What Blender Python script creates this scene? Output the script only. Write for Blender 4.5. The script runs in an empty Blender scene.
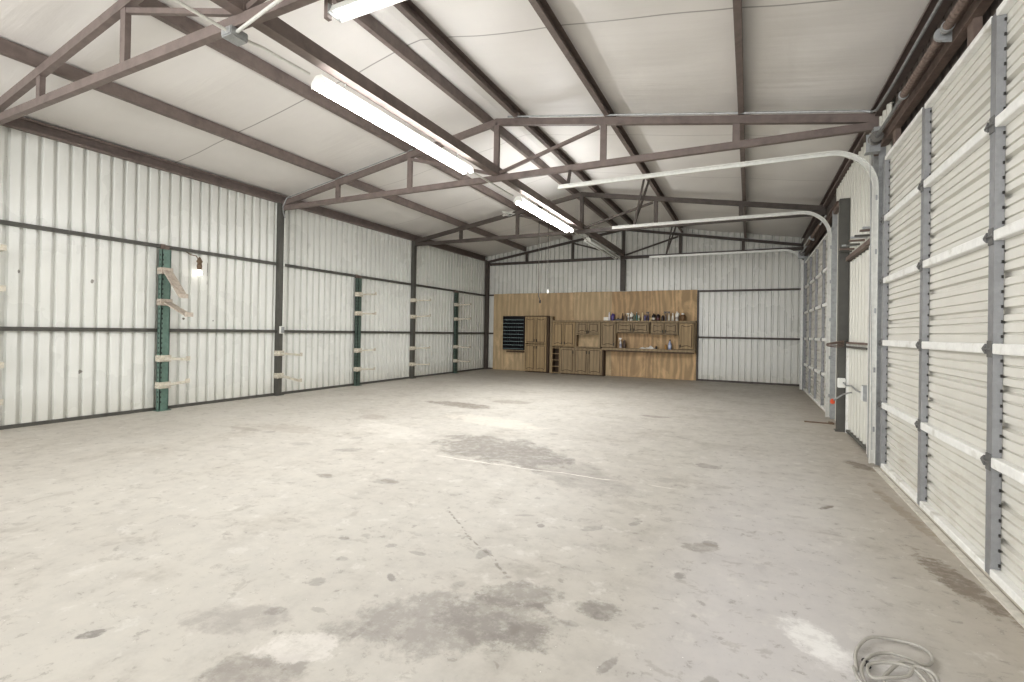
import bpy, bmesh, math, random
from mathutils import Vector, Matrix
random.seed(7)
scene = bpy.context.scene
COL = scene.collection
pi = math.pi

# ------------------------------------------------------------------ place
XL, XR, XM = -8.197, 1.273, -3.45
YB, YF = 14.749, -4.6
FR = [2.37, 6.45, 10.6, 14.70]
ZE = 3.70
def chord_z(x): return 4.50 - .165*abs(x-XM)          # top of the truss top chords
def roof_z(x): return chord_z(x) + .155

# ------------------------------------------------------------------ materials
class NT:
    def __init__(s, name):
        s.m = bpy.data.materials.new(name); s.m.use_nodes = True
        s.t = s.m.node_tree; s.t.nodes.clear()
        s.out = s.n('ShaderNodeOutputMaterial')
        s.b = s.n('ShaderNodeBsdfPrincipled'); s.t.links.new(s.b.outputs[0], s.out.inputs[0])
        s.tc = s.n('ShaderNodeTexCoord'); s.P = s.tc.outputs['Object']
    def n(s, k): return s.t.nodes.new(k)
    def put(s, sock, v):
        if isinstance(v, bpy.types.NodeSocket): s.t.links.new(v, sock)
        elif isinstance(v, (tuple, list)):
            v = list(v)
            if len(sock.default_value) == 4 and len(v) == 3: v.append(1)
            sock.default_value = v
        else: sock.default_value = v
    def m_(s, op, a, b=0.0, c=None):
        n = s.n('ShaderNodeMath'); n.operation = op
        s.put(n.inputs[0], a); s.put(n.inputs[1], b)
        if c is not None: s.put(n.inputs[2], c)
        return n.outputs[0]
    def noise(s, scale, detail=4, rough=.55, vec=None, dist=0, sc=None):
        v = vec or s.P
        if sc:
            mp = s.n('ShaderNodeMapping'); s.put(mp.inputs[0], v); mp.inputs['Scale'].default_value = sc; v = mp.outputs[0]
        n = s.n('ShaderNodeTexNoise'); s.put(n.inputs['Vector'], v)
        n.inputs['Scale'].default_value = scale; n.inputs['Detail'].default_value = detail
        n.inputs['Roughness'].default_value = rough; n.inputs['Distortion'].default_value = dist
        return n.outputs[0]
    def ramp(s, v, lo, hi, a=0.0, b=1.0):
        n = s.n('ShaderNodeMapRange'); n.interpolation_type = 'SMOOTHSTEP'
        s.put(n.inputs[0], v); n.inputs[1].default_value = lo; n.inputs[2].default_value = hi
        n.inputs[3].default_value = a; n.inputs[4].default_value = b
        return n.outputs[0]
    def mix(s, f, a, b, mode='MIX'):
        n = s.n('ShaderNodeMix'); n.data_type = 'RGBA'; n.blend_type = mode
        s.put(n.inputs[0], f); s.put(n.inputs[6], a); s.put(n.inputs[7], b)
        return n.outputs[2]
    def sep(s, v=None):
        n = s.n('ShaderNodeSeparateXYZ'); s.put(n.inputs[0], v or s.P); return n.outputs
    def vadd(s, a, b, op='ADD'):
        n = s.n('ShaderNodeVectorMath'); n.operation = op; s.put(n.inputs[0], a); s.put(n.inputs[1], b); return n.outputs[0]
    def bump(s, h, st=.3, d=.02):
        n = s.n('ShaderNodeBump'); n.inputs['Strength'].default_value = st; n.inputs['Distance'].default_value = d
        s.put(n.inputs['Height'], h); s.put(s.b.inputs['Normal'], n.outputs[0])
    def fin(s, col, rough=.5, metal=0.0, spec=None):
        s.put(s.b.inputs['Base Color'], col); s.put(s.b.inputs['Roughness'], rough); s.put(s.b.inputs['Metallic'], metal)
        if spec is not None: s.b.inputs['Specular IOR Level'].default_value = spec
        return s.m
def L(r, g, b):                                   # sRGB 0-255 -> linear
    f = lambda c: ((c/255+.055)/1.055)**2.4 if c > 10 else c/255/12.92
    return (f(r), f(g), f(b))
MATS = {}
def simple(name, rgb, rough=.5, metal=0.0, var=.12, scale=18, dirt=None, bump=.08):
    if name in MATS: return MATS[name]
    t = NT(name); c = L(*rgb)
    f = t.noise(scale, 4, .6)
    a = tuple(x*(1-var) for x in c); b = tuple(min(1, x*(1+var)) for x in c)
    col = t.mix(t.ramp(f, .3, .7), a, b)
    if dirt:
        col = t.mix(t.ramp(t.noise(scale*.35, 5, .65), .52, .72, 0, .7), col, L(*dirt))
    if bump: t.bump(f, bump, .004)
    MATS[name] = t.fin(col, rough, metal); return MATS[name]
def emit(name, rgb, st):
    t = NT(name); t.put(t.b.inputs['Emission Color'], L(*rgb)); t.b.inputs['Emission Strength'].default_value = st
    return t.fin(L(*rgb), .4)

STEEL = simple('brown_primed_steel', (120, 109, 104), .5, 0, .10, 9, (98, 88, 84))
STEELD = simple('dark_and_dimmed_steel', (84, 77, 72), .5, 0, .12, 9, (66, 60, 57))  # on the far trusses, their dimmer light is put into this colour
COLM = simple('grey_column_paint', (88, 87, 82), .5, 0, .10, 7, (70, 68, 64))
RUST = simple('rusty_steel', (116, 102, 94), .6, 0, .14, 14, (92, 78, 70))
GALV = simple('galvanised_steel', (164, 166, 166), .42, .35, .10, 22, (132, 132, 130))
TRACK = simple('bright_galvanised_track', (216, 216, 210), .35, .25, .06, 22)
WHITE = simple('white_enamel', (228, 228, 222), .4, 0, .04, 10)
STRUT = simple('white_strut_paint', (232, 232, 228), .4, 0, .05, 16, (196, 194, 184))
DARK = simple('black_steel_and_shadow', (48, 46, 44), .6, 0, .2, 20)
GREEN = simple('green_painted_steel', (100, 124, 114), .45, 0, .12, 15, (80, 104, 94))
DKGREEN = simple('dark_green_steel', (80, 96, 88), .5, 0, .12, 15, (64, 78, 72))
ARMW = simple('pale_arm_wood', (196, 190, 176), .7, 0, .12, 30, (160, 146, 124))
ARMB = simple('weathered_board', (182, 172, 160), .75, 0, .14, 30, (150, 134, 118))
SOCK = simple('dirty_socket', (112, 96, 78), .8, 0, .3, 40)
CORD = simple('grey_cord', (88, 84, 78), .7)
BLACKP = simple('black_plastic', (34, 32, 36), .35)
TUBE = emit('lit_fluorescent_tube', (252, 252, 252), 30)
TUBEB = emit('dimmer_fluorescent_tube', (252, 252, 252), 60)
TUBEOFF = simple('unlit_tube_glass', (226, 228, 224), .25, 0, .02)
STILE = simple('grey_stile_steel', (140, 141, 142), .45, .2, .08, 20)
BULB = emit('lit_bulb_glass', (255, 250, 240), 4)
TUBEC = emit('crosswise_tube_glass', (252, 252, 252), 6)

def mat_panel(name, rgb, marks=(), dark=0.0, rough=.3):
    t = NT(name)
    x, y, z = t.sep()
    n1 = t.noise(.7, 4, .6); n2 = t.noise(7, 5, .65, sc=(1, 1, .25)); n3 = t.noise(60, 2, .5)
    col = t.mix(t.ramp(n1, .3, .7), tuple(c*.93 for c in L(*rgb)), L(*rgb))
    col = t.mix(t.ramp(n2, .55, .8, 0, .35), col, tuple(c*.72 for c in L(*rgb)))
    col = t.mix(t.ramp(z, 0, .5, .35, 0), col, L(186, 182, 168))
    col = t.mix(t.ramp(n3, .76, .80, 0, .6), col, L(110, 104, 94))
    for (ax, c0, c1, r0, r1, k) in marks:     # small dents and smudges on the sheet
        a = y if ax == 'y' else x
        u = t.m_('DIVIDE', t.m_('SUBTRACT', a, c0), r0); v = t.m_('DIVIDE', t.m_('SUBTRACT', z, c1), r1)
        d = t.m_('ADD', t.m_('MULTIPLY', u, u), t.m_('MULTIPLY', v, v))
        d = t.m_('ADD', d, t.m_('MULTIPLY', t.m_('SUBTRACT', t.noise(40, 3, .6), .5), 2.4))
        col = t.mix(t.ramp(d, .6, 1.1, k, 0), col, L(96, 88, 76))
    return t.fin(col, t.ramp(n1, .3, .7, rough*.8, rough*1.1), 0.0, .5)
PANL = mat_panel('white_ribbed_sheet', (226, 227, 222), [('y', 5.11, 2.26, .012, .13, .9), ('y', 5.10, 2.04, .018, .05, .9), ('y', 4.72, 1.42, .022, .018, .9), ('y', 5.2, 1.4, .012, .012, .8), ('y', 2.75, 1.95, .02, .03, .7), ('y', 3.5, 1.9, .02, .03, .7), ('y', 3.4, 0.65, .02, .03, .7)])
PANB = mat_panel('off_white_ribbed_sheet', (220, 220, 214))
PANR = mat_panel('white_ribbed_side_sheet', (214, 213, 205))
PANC = simple('clean_white_sheet', (204, 203, 194), .4, 0, .02, 3, None, 0)
PANHD = mat_panel('shaded_ribbed_header_sheet', (98, 90, 84), rough=.6)  # shade above the doors is put into this dark sheet colour

def mat_door():
    t = NT('white_sectional_door_sheet')
    x, y, z = t.sep()
    col = L(216, 214, 206)
    n = t.noise(1.6, 5, .65)
    col = t.mix(t.ramp(n, .35, .7), tuple(c*.93 for c in col), col)
    low = t.ramp(z, .1, 1.2, 1, 0)
    col = t.mix(t.m_('MULTIPLY', low, t.ramp(t.noise(6, 5, .7, sc=(1, .4, 2)), .45, .7, 0, .45)), col, L(176, 168, 152))
    # scuffed pale patch and brown smudges of the photographed panel
    for (cy, cz, ry, rz, c, k) in [(4.15, .62, .09, .35, L(246, 244, 238), .7), (5.45, .66, .05, .04, L(120, 104, 86), .8), (5.36, .65, .04, .04, L(120, 104, 86), .8), (3.3, 1.35, .03, .05, L(196, 164, 130), .8), (4.3, .93, .10, .03, L(150, 142, 130), .7)]:
        u = t.m_('DIVIDE', t.m_('SUBTRACT', y, cy), ry); v = t.m_('DIVIDE', t.m_('SUBTRACT', z, cz), rz)
        d = t.m_('ADD', t.m_('ADD', t.m_('MULTIPLY', u, u), t.m_('MULTIPLY', v, v)), t.m_('MULTIPLY', t.m_('SUBTRACT', t.noise(22, 4, .6), .5), 2.6))
        col = t.mix(t.ramp(d, .5, 1.1, k, 0), col, c)
    return t.fin(col, .42)
DOORM = mat_door()

def mat_roof():
    t = NT('white_vinyl_roof_insulation')
    x, y, z = t.sep()
    col = L(224, 221, 217)
    n = t.noise(.9, 5, .6); col = t.mix(t.ramp(n, .3, .7), tuple(c*.95 for c in col), col)
    wr = t.noise(2.2, 5, .6, sc=(.35, 2.6, 1), dist=.6)
    # seams where the insulation rolls meet
    for sy in (-1.35, 1.62, 4.55, 7.5, 9.55, 12.4):
        w = t.m_('ADD', y, t.m_('MULTIPLY', t.m_('SUBTRACT', t.noise(.8, 2, .5), .5), .10))
        d = t.m_('ABSOLUTE', t.m_('SUBTRACT', w, sy))
        k = .65 if sy == 4.55 else .32
        col = t.mix(t.ramp(d, .004, .013, k, 0), col, L(110, 104, 100))
    # stained marks beside the ridge
    for (cx, cy, rx, ry, k) in [(-2.85, 3.35, .10, .07, .7), (-3.12, 3.25, .06, .05, .6), (-2.6, 3.5, .12, .03, .4)]:
        u = t.m_('DIVIDE', t.m_('SUBTRACT', x, cx), rx); v = t.m_('DIVIDE', t.m_('SUBTRACT', y, cy), ry)
        d = t.m_('ADD', t.m_('ADD', t.m_('MULTIPLY', u, u), t.m_('MULTIPLY', v, v)), t.m_('MULTIPLY', t.m_('SUBTRACT', t.noise(14, 4, .6), .5), 3))
        col = t.mix(t.ramp(d, .3, 1.2, k, 0), col, L(206, 186, 158))
    near = t.ramp(t.m_('ABSOLUTE', t.m_('SUBTRACT', y, 6.25)), .0, .9, 1, .25)
    wv = t.noise(3.0, 4, .6, sc=(.25, 5, 1), dist=.4)
    t.bump(t.m_('ADD', t.m_('MULTIPLY', wr, .7), t.m_('MULTIPLY', wv, near)), .16, .035)
    return t.fin(col, .42, 0, .35)
ROOFM = mat_roof()

def mat_floor():
    t = NT('stained_concrete_slab')
    x, y, z = t.sep()
    base = L(189, 186, 179)
    n0 = t.noise(.35, 4, .6); n1 = t.noise(1.5, 6, .68); n2 = t.noise(6, 6, .7); n3 = t.noise(30, 3, .6)
    col = t.mix(t.ramp(n0, .3, .7), L(173, 169, 162), base)
    col = t.mix(t.ramp(n1, .50, .74, 0, .55), col, L(158, 152, 143))
    col = t.mix(t.ramp(n2, .35, .7, .35, 0), col, L(204, 199, 189))
    col = t.mix(t.ramp(t.noise(2.6, 6, .7, dist=.5), .60, .68, 0, .38), col, L(148, 142, 134))
    col = t.mix(t.ramp(n3, .62, .74, 0, .30), col, L(150, 143, 134))
    # warm tint near the long wall and along the doors, bluish daylight painted in centre right
    col = t.mix(t.ramp(x, -7.5, -2.5, .18, 0), col, L(204, 196, 182))
    col = t.mix(t.ramp(x, .45, 1.25, 0, .4), col, L(158, 144, 126))
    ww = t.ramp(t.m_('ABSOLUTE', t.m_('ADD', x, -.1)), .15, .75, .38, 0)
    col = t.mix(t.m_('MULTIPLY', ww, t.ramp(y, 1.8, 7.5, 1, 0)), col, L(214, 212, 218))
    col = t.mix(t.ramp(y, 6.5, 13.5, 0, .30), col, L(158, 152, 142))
    warp = t.m_('MULTIPLY', t.m_('SUBTRACT', t.noise(4.0, 8, .74, dist=.3), .5), 3.4)
    warp2 = t.m_('MULTIPLY', t.m_('SUBTRACT', t.noise(9, 8, .75), .5), 4.0)
    def blot(cx, cy, rx, ry, rot, c, k, w=warp, lo=.45, hi=1.0):
        nonlocal col
        dx = t.m_('SUBTRACT', x, cx); dy = t.m_('SUBTRACT', y, cy); cc, ss = math.cos(rot), math.sin(rot)
        u = t.m_('ADD', t.m_('MULTIPLY', dx, cc/rx), t.m_('MULTIPLY', dy, ss/rx))
        v = t.m_('ADD', t.m_('MULTIPLY', dx, -ss/ry), t.m_('MULTIPLY', dy, cc/ry))
        d = t.m_('ADD', t.m_('ADD', t.m_('MULTIPLY', u, u), t.m_('MULTIPLY', v, v)), w)
        col = t.mix(t.m_('MULTIPLY', t.ramp(d, lo, hi, k, 0), mott), col, c)
    mott = t.ramp(t.noise(13, 6, .75), .36, .55, .5, 1)
    G = L(126, 121, 115); G2 = L(138, 133, 128)
    mid = t.noise(4.6, 7, .74, dist=.4, sc=(1, 1.5, 1))
    col = t.mix(t.ramp(mid, .575, .625, 0, .30), col, L(140, 134, 127))
    col = t.mix(t.ramp(t.noise(12, 6, .7, dist=.3), .60, .66, 0, .42), col, L(132, 126, 119))
    col = t.mix(t.ramp(t.noise(5.5, 7, .7), .56, .66, 0, .40), col, L(212, 209, 203))
    blot(-2.45, 4.76, 1.02, .55, -.25, G, .72)
    blot(-1.45, 4.3, .8, .35, -.6, G2, .4)
    blot(-2.05, 1.42, .27, .13, .5, L(158, 153, 148), .65)
    blot(-1.65, 1.22, .20, .16, .6, G2, .6)
    blot(-1.28, 1.78, .46, .26, .45, G2, .62)
    for _ in range(26):
        blot(random.uniform(-2.3, .2), random.uniform(1.3, 3.4), random.uniform(.03, .09), random.uniform(.02, .05), random.uniform(0, 3), G2, random.uniform(.35, .75), warp2)
    for _ in range(10):
        blot(random.uniform(-5.5, -.5), random.uniform(3.2, 6.5), random.uniform(.06, .2), random.uniform(.03, .09), random.uniform(-.5, .5), G2, random.uniform(.3, .55), warp2)
    blot(-1.0, 1.95, .30, .22, .3, G, .45, warp2)
    blot(-1.0, 2.2, .22, .13, .4, G, .55, warp2)
    blot(-.85, 1.9, .16, .12, .4, G, .5, warp2)
    blot(-.62, 2.24, .11, .09, .2, G, .65, warp2)
    blot(-2.46, 1.08, .055, .03, .9, L(128, 124, 120), .85, warp2)
    blot(-1.62, 1.42, .20, .10, .5, L(222, 218, 212), .55, warp2)
    blot(.26, 2.47, .10, .17, .5, L(240, 239, 236), .75, warp2, .2, 1.3)
    blot(.45, 2.36, .22, .10, .3, L(236, 234, 232), .55, warp2, .2, 1.3)
    blot(1.02, 6.0, .10, .22, .4, L(128, 118, 106), .8, warp2)
    blot(1.02, 3.4, .09, .45, .25, L(118, 106, 92), .75, warp2)
    blot(1.05, 4.6, .05, .8, .1, L(150, 136, 118), .6, warp2)
    blot(-4.53, 7.3, .8, .28, -.1, L(128, 120, 110), .75)
    blot(-3.9, 8.1, .5, .25, .2, L(138, 130, 120), .6)
    blot(-5.0, 5.6, .3, .18, -.3, L(160, 152, 143), .7)
    blot(-5.8, 4.1, .28, .10, 0, L(158, 150, 140), .65)
    blot(-5.3, 4.4, .5, .22, 0, L(166, 158, 148), .5, warp2)
    blot(-1.3, 7.9, .25, .12, 0, L(138, 130, 122), .7)
    blot(-.35, 5.2, .14, .10, 0, L(150, 144, 138), .8, warp2)
    blot(-3.35, 3.15, .09, .06, 0, L(140, 134, 126), .8, warp2)
    blot(-2.75, 3.3, .10, .04, 0, L(140, 134, 126), .7, warp2)
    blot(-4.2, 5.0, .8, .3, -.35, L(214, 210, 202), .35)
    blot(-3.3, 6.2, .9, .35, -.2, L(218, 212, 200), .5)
    blot(-.25, 3.2, .12, .07, .4, L(150, 144, 137), .7, warp2)
    blot(.55, 4.4, .09, .03, .9, L(120, 112, 102), .85, warp2)
    # a dotted crack and a thin pale scratch
    def line(p, q, w, c, k, nz):
        nonlocal col
        dx, dy = q[0]-p[0], q[1]-p[1]; ln = math.hypot(dx, dy); ux, uy = dx/ln, dy/ln
        ax = t.m_('SUBTRACT', x, p[0]); ay = t.m_('SUBTRACT', y, p[1])
        al = t.m_('ADD', t.m_('MULTIPLY', ax, ux), t.m_('MULTIPLY', ay, uy))
        pe = t.m_('ADD', t.m_('MULTIPLY', ax, -uy), t.m_('MULTIPLY', ay, ux))
        pe = t.m_('ABSOLUTE', t.m_('ADD', pe, t.m_('MULTIPLY', t.m_('SUBTRACT', t.noise(3, 4, .6), .5), .12)))
        m = t.m_('MULTIPLY', t.ramp(pe, w*.3, w, k, 0), t.m_('MULTIPLY', t.ramp(al, 0, .1), t.ramp(al, ln-.1, ln, 1, 0)))
        m = t.m_('MULTIPLY', m, t.ramp(t.noise(nz, 3, .6), .42, .55))
        col = t.mix(m, col, c)
    line((-2.0, 3.0), (-1.1, 2.3), .014, L(124, 118, 110), .7, 26)
    line((-2.95, 4.2), (-.5, 4.3), .012, L(232, 228, 220), .8, 1.5)
    line((-7.0, 5.0), (-4.0, 8.2), .014, L(150, 142, 132), .5, 2.5)
    speck = t.noise(22, 5, .75, dist=.3)
    col = t.mix(t.ramp(speck, .685, .72, 0, .75), col, L(116, 110, 103))
    speck2 = t.noise(55, 3, .7)
    col = t.mix(t.ramp(speck2, .71, .74, 0, .8), col, L(96, 90, 84))
    col = t.mix(t.ramp(t.noise(48, 2, .6), .74, .77, 0, .8), col, L(240, 238, 232))
    t.bump(t.m_('ADD', t.m_('MULTIPLY', n2, .5), t.m_('MULTIPLY', n3, .25)), .18, .01)
    return t.fin(col, t.ramp(n1, .3, .7, .48, .68), 0, .35)
FLOORM = mat_floor()

def mat_wood(name, rgb, scale=1.0, contrast=.25, wavy=0.0, knots=True):
    t = NT(name); c = L(*rgb); t.P = t.vadd(t.P, (7.3*scale, 3.1, 1.7*wavy))
    v = t.noise(1.6, 5, .65, sc=(1, 1, .6), dist=.8)
    mp = t.n('ShaderNodeMapping'); t.put(mp.inputs[0], t.P); mp.inputs['Scale'].default_value = (2.2*scale, 2.2*scale, .55*scale)
    w = t.n('ShaderNodeTexWave'); t.put(w.inputs[0], mp.outputs[0]); w.wave_type = 'BANDS'; w.bands_direction = 'X'
    w.inputs['Scale'].default_value = 1.0; w.inputs['Distortion'].default_value = 6+wavy; w.inputs['Detail'].default_value = 3
    w.inputs['Detail Scale'].default_value = 1.0
    g = t.noise(22*scale, 5, .65, sc=(1, 1, .10))
    col = t.mix(t.ramp(w.outputs[1], .1, .9), tuple(k*(1-contrast) for k in c), tuple(min(1, k*(1+contrast*.8)) for k in c))
    col = t.mix(t.ramp(g, .35, .75, .45, 0), col, tuple(k*.6 for k in c))
    if knots: col = t.mix(t.ramp(v, .52, .66, 0, .55), col, tuple(min(1, k*1.35) for k in c))
    col = t.mix(t.ramp(t.noise(3.2*scale, 5, .7, sc=(1, 1, .3), dist=1.5), .5, .64, 0, .35), col, tuple(k*.62 for k in c))
    t.bump(g, .1, .004)
    return t.fin(col, .65)
PLY = [mat_wood('plywood_fine_grain', (200, 178, 144), .9, .12), mat_wood('plywood_plain', (196, 172, 138), .7, .14), mat_wood('plywood_wavy_grain', (190, 162, 126), .9, .20, 9), mat_wood('plywood_bold_grain', (198, 170, 132), .8, .24, 7)]
CABW = mat_wood('cabinet_brown_wood', (158, 140, 112), 1.2, .14, 0, False)
CABL = mat_wood('cabinet_light_wood', (172, 150, 116), 1.2, .16, 0, False)
CABD = mat_wood('cabinet_dark_wood', (92, 74, 56), 1.2, .16, 0, False)

# ------------------------------------------------------------------ mesh helpers
class MB:
    def __init__(s): s.bm = bmesh.new()
    def box(s, x0, x1, y0, y1, z0, z1, bev=0):
        vs = [s.bm.verts.new((x, y, z)) for x in (x0, x1) for y in (y0, y1) for z in (z0, z1)]
        fs = [(0, 1, 3, 2), (4, 6, 7, 5), (0, 4, 5, 1), (2, 3, 7, 6), (0, 2, 6, 4), (1, 5, 7, 3)]
        F = [s.bm.faces.new([vs[i] for i in f]) for f in fs]
        if bev:
            es = list({e for f in F for e in f.edges})
            bmesh.ops.bevel(s.bm, geom=es, offset=bev, segments=2, affect='EDGES')
        return s
    def prof(s, pts, p0, p1, up=(0, 0, 1), closed=True):    # extrude an outline (u sideways, v up) from p0 to p1
        p0 = Vector(p0); p1 = Vector(p1); d = (p1-p0).normalized(); up = Vector(up)
        r = d.cross(up).normalized(); u = r.cross(d).normalized()
        a = [s.bm.verts.new(p0+r*x+u*y) for x, y in pts]; b = [s.bm.verts.new(p1+r*x+u*y) for x, y in pts]
        n = len(pts)
        for i in range(n if closed else n-1):
            s.bm.faces.new((a[i], a[(i+1) % n], b[(i+1) % n], b[i]))
        if closed:
            s.bm.faces.new(a[::-1]); s.bm.faces.new(b)
        return s
    def bar(s, p0, p1, w, h, up=(0, 0, 1)):
        return s.prof([(-w/2, -h/2), (w/2, -h/2), (w/2, h/2), (-w/2, h/2)], p0, p1, up)
    def tube(s, path, r, seg=8, closed=False):
        P = [Vector(p) for p in path]; n = len(P); rings = []
        prev = None
        for i in range(n):
            if closed: d = (P[(i+1) % n]-P[i-1]).normalized()
            else: d = (P[min(i+1, n-1)]-P[max(i-1, 0)]).normalized()
            if prev is None:
                a = Vector((0, 0, 1)) if abs(d.z) < .9 else Vector((1, 0, 0))
                u = d.cross(a).normalized()
            else:
                u = (prev-d*prev.dot(d)).normalized()
            prev = u; v = d.cross(u)
            rr = r[i] if isinstance(r, (list, tuple)) else r
            rings.append([s.bm.verts.new(P[i]+(u*math.cos(2*pi*k/seg)+v*math.sin(2*pi*k/seg))*rr) for k in range(seg)])
        for i in range(n if closed else n-1):
            A, B = rings[i], rings[(i+1) % n]
            for k in range(seg): s.bm.faces.new((A[k], A[(k+1) % seg], B[(k+1) % seg], B[k]))
        if not closed:
            s.bm.faces.new(rings[0][::-1]); s.bm.faces.new(rings[-1])
        for f in s.bm.faces:
            pass
        return s
    def lathe(s, prof, c=(0, 0, 0), seg=14, sx=1, sy=1):
        rings = [[s.bm.verts.new((c[0]+sx*r*math.cos(2*pi*k/seg), c[1]+sy*r*math.sin(2*pi*k/seg), c[2]+z)) for k in range(seg)] for r, z in prof]
        for A, B in zip(rings, rings[1:]):
            for k in range(seg): s.bm.faces.new((A[k], A[(k+1) % seg], B[(k+1) % seg], B[k]))
        s.bm.faces.new(rings[0][::-1]); s.bm.faces.new(rings[-1])
        return s
    def poly(s, pts, axis, t0, t1):     # outline in the plane normal to axis, extruded t0..t1
        def P(a, b, t):
            return (a, t, b) if axis == 'y' else ((t, a, b) if axis == 'x' else (a, b, t))
        A = [s.bm.verts.new(P(a, b, t0)) for a, b in pts]; B = [s.bm.verts.new(P(a, b, t1)) for a, b in pts]
        n = len(pts); s.bm.faces.new(A[::-1]); s.bm.faces.new(B)
        for i in range(n): s.bm.faces.new((A[i], A[(i+1) % n], B[(i+1) % n], B[i]))
        return s
    def build(s, name, mat, parent=None, origin=None, smooth=False):
        bmesh.ops.recalc_face_normals(s.bm, faces=s.bm.faces[:])
        if parent is not None: off = wloc(parent)
        elif origin is not None: off = Vector(origin)
        else:
            xs = [v.co for v in s.bm.verts]
            mn = Vector(min(v[i] for v in xs) for i in range(3)); mx = Vector(max(v[i] for v in xs) for i in range(3))
            off = Vector(((mn.x+mx.x)/2, (mn.y+mx.y)/2, mn.z))
        for v in s.bm.verts: v.co -= off
        me = bpy.data.meshes.new(name); s.bm.to_mesh(me); s.bm.free()
        if smooth:
            for p in me.polygons: p.use_smooth = True
        me.materials.append(mat)
        o = bpy.data.objects.new(name, me); COL.objects.link(o)
        if parent is not None: o.parent = parent
        else: o.location = off
        return o
def wloc(o):
    v = Vector((0, 0, 0))
    while o is not None: v += o.location; o = o.parent
    return v
def tag(o, label=None, cat=None, group=None, kind=None):
    if label: o['label'] = label
    if cat: o['category'] = cat
    if group: o['group'] = group
    if kind: o['kind'] = kind
    return o
def thing(name, loc, label, cat, group=None, kind=None):
    o = bpy.data.objects.new(name, None); o.empty_display_size = .1; COL.objects.link(o); o.location = loc
    return tag(o, label, cat, group, kind)
def copy_tree(src, loc=None, label=None, parent=None):
    c = src.copy(); COL.objects.link(c)
    if parent is not None: c.parent = parent
    if loc is not None: c.location = loc
    if label: c['label'] = label
    for ch in [o for o in bpy.data.objects if o.parent == src]:
        copy_tree(ch, parent=c)
    return c
def arc(c, r, a0, a1, n, plane='xz', k=0.0):
    out = []
    for i in range(n+1):
        a = a0+(a1-a0)*i/n
        u, v = c[0]+r*math.cos(a), c[1]+r*math.sin(a)
        out.append((u, k, v) if plane == 'xz' else (u, v, k))
    return out

# ------------------------------------------------------------------ setting
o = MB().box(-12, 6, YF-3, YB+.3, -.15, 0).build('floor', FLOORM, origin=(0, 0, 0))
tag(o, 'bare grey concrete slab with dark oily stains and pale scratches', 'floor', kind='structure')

def ribbed(a0, a1, z0, z1, inner, axis, out, period=.156, phase=0.0, top=None, depth=.044):
    """corrugated sheet; its flats at `inner`, grooves pushed towards `out` (+1/-1); axis = running direction"""
    m = MB(); pts = []
    k = math.floor((a0-phase)/period)-1
    a = phase+k*period
    while a < a1+period:
        for da, d in ((0, 0), (.090, 0), (.104, 1), (.136, 1), (.150, 0)):
            pts.append((a+da, d*depth*out))
        a += period
    pts = [p for p in pts if a0 <= p[0] <= a1]
    pts = [(a0, 0)]+pts+[(a1, 0)]
    prev = None
    for (p, d) in pts:
        zt = top(p) if top else z1
        if axis == 'y': A = m.bm.verts.new((inner+d, p, z0)); B = m.bm.verts.new((inner+d, p, zt))
        else: A = m.bm.verts.new((p, inner+d, z0)); B = m.bm.verts.new((p, inner+d, zt))
        if prev: m.bm.faces.new((prev[0], A, B, prev[1]))
        prev = (A, B)
    return m
def solid_back(m, x0, x1, y0, y1, z0, z1): m.box(x0, x1, y0, y1, z0, z1); return m
m = ribbed(YF, YB, 0, 3.9, XL, 'y', -1); m.box(XL-.12, XL-.06, YF, YB, 0, 3.95)
tag(m.build('wall_left', PANL, origin=(0, 0, 0)), 'long white ribbed steel wall on the left', 'wall', kind='structure')
m = ribbed(XL, XR, 0, 3.9, YB, 'x', 1, top=lambda x: roof_z(x)+.03, phase=-.03)
m.poly([(XL-.1, 0), (XR+.1, 0), (XR+.1, roof_z(XR)), (XM, roof_z(XM)+.06), (XL-.1, roof_z(XL))], 'y', YB+.06, YB+.12)
tag(m.build('wall_back', PANB, origin=(0, 0, 0)), 'white ribbed steel gable wall at the far end', 'wall', kind='structure')
# right wall: sheets between, beyond and above the two overhead doors
D1 = (1.05, 5.95); D2 = (9.22, 13.47); DH = 3.06
m = MB()
def addr(y0, y1, z0, z1, xi=XR):
    mm = ribbed(y0, y1, z0, z1, xi+.015, 'y', -1, depth=.03)
    me = bpy.data.meshes.new('tmp'); mm.bm.to_mesh(me); mm.bm.free(); m.bm.from_mesh(me); bpy.data.meshes.remove(me)
addr(D2[1], YB, 0, 3.69); addr(YF, D1[0], 0, 3.69)
m.box(XR+.06, XR+.12, YF, YB, 0, 3.95)
tag(m.build('wall_right', PANR, origin=(0, 0, 0)), 'white ribbed steel wall around the overhead doors on the right', 'wall', kind='structure')
m = MB()
addr(D1[1]+.03, 6.62, 0, 3.66, 1.238); addr(8.02, D2[0]-.03, 0, 3.66, 1.238); addr(6.62, 8.02, 2.36, 3.66, 1.238); m.box(1.238, XR, 6.0, 9.17, 3.655, 3.66)
tag(m.build('trim_3', PANC, origin=(0, 0, 0)), 'white ribbed sheet wall between the two overhead doors', 'wall panel', kind='structure')
m = MB()
for (a, b) in (D1, D2):
    mm = ribbed(a, b, DH+.06, 3.9, XR, 'y', 1); me = bpy.data.meshes.new('tmp'); mm.bm.to_mesh(me); mm.bm.free(); m.bm.from_mesh(me); bpy.data.meshes.remove(me)
tag(m.build('trim_1', PANHD, origin=(0, 0, 0)), 'shaded ribbed sheet filling the wall above the overhead doors', 'wall panel', kind='structure')

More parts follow.
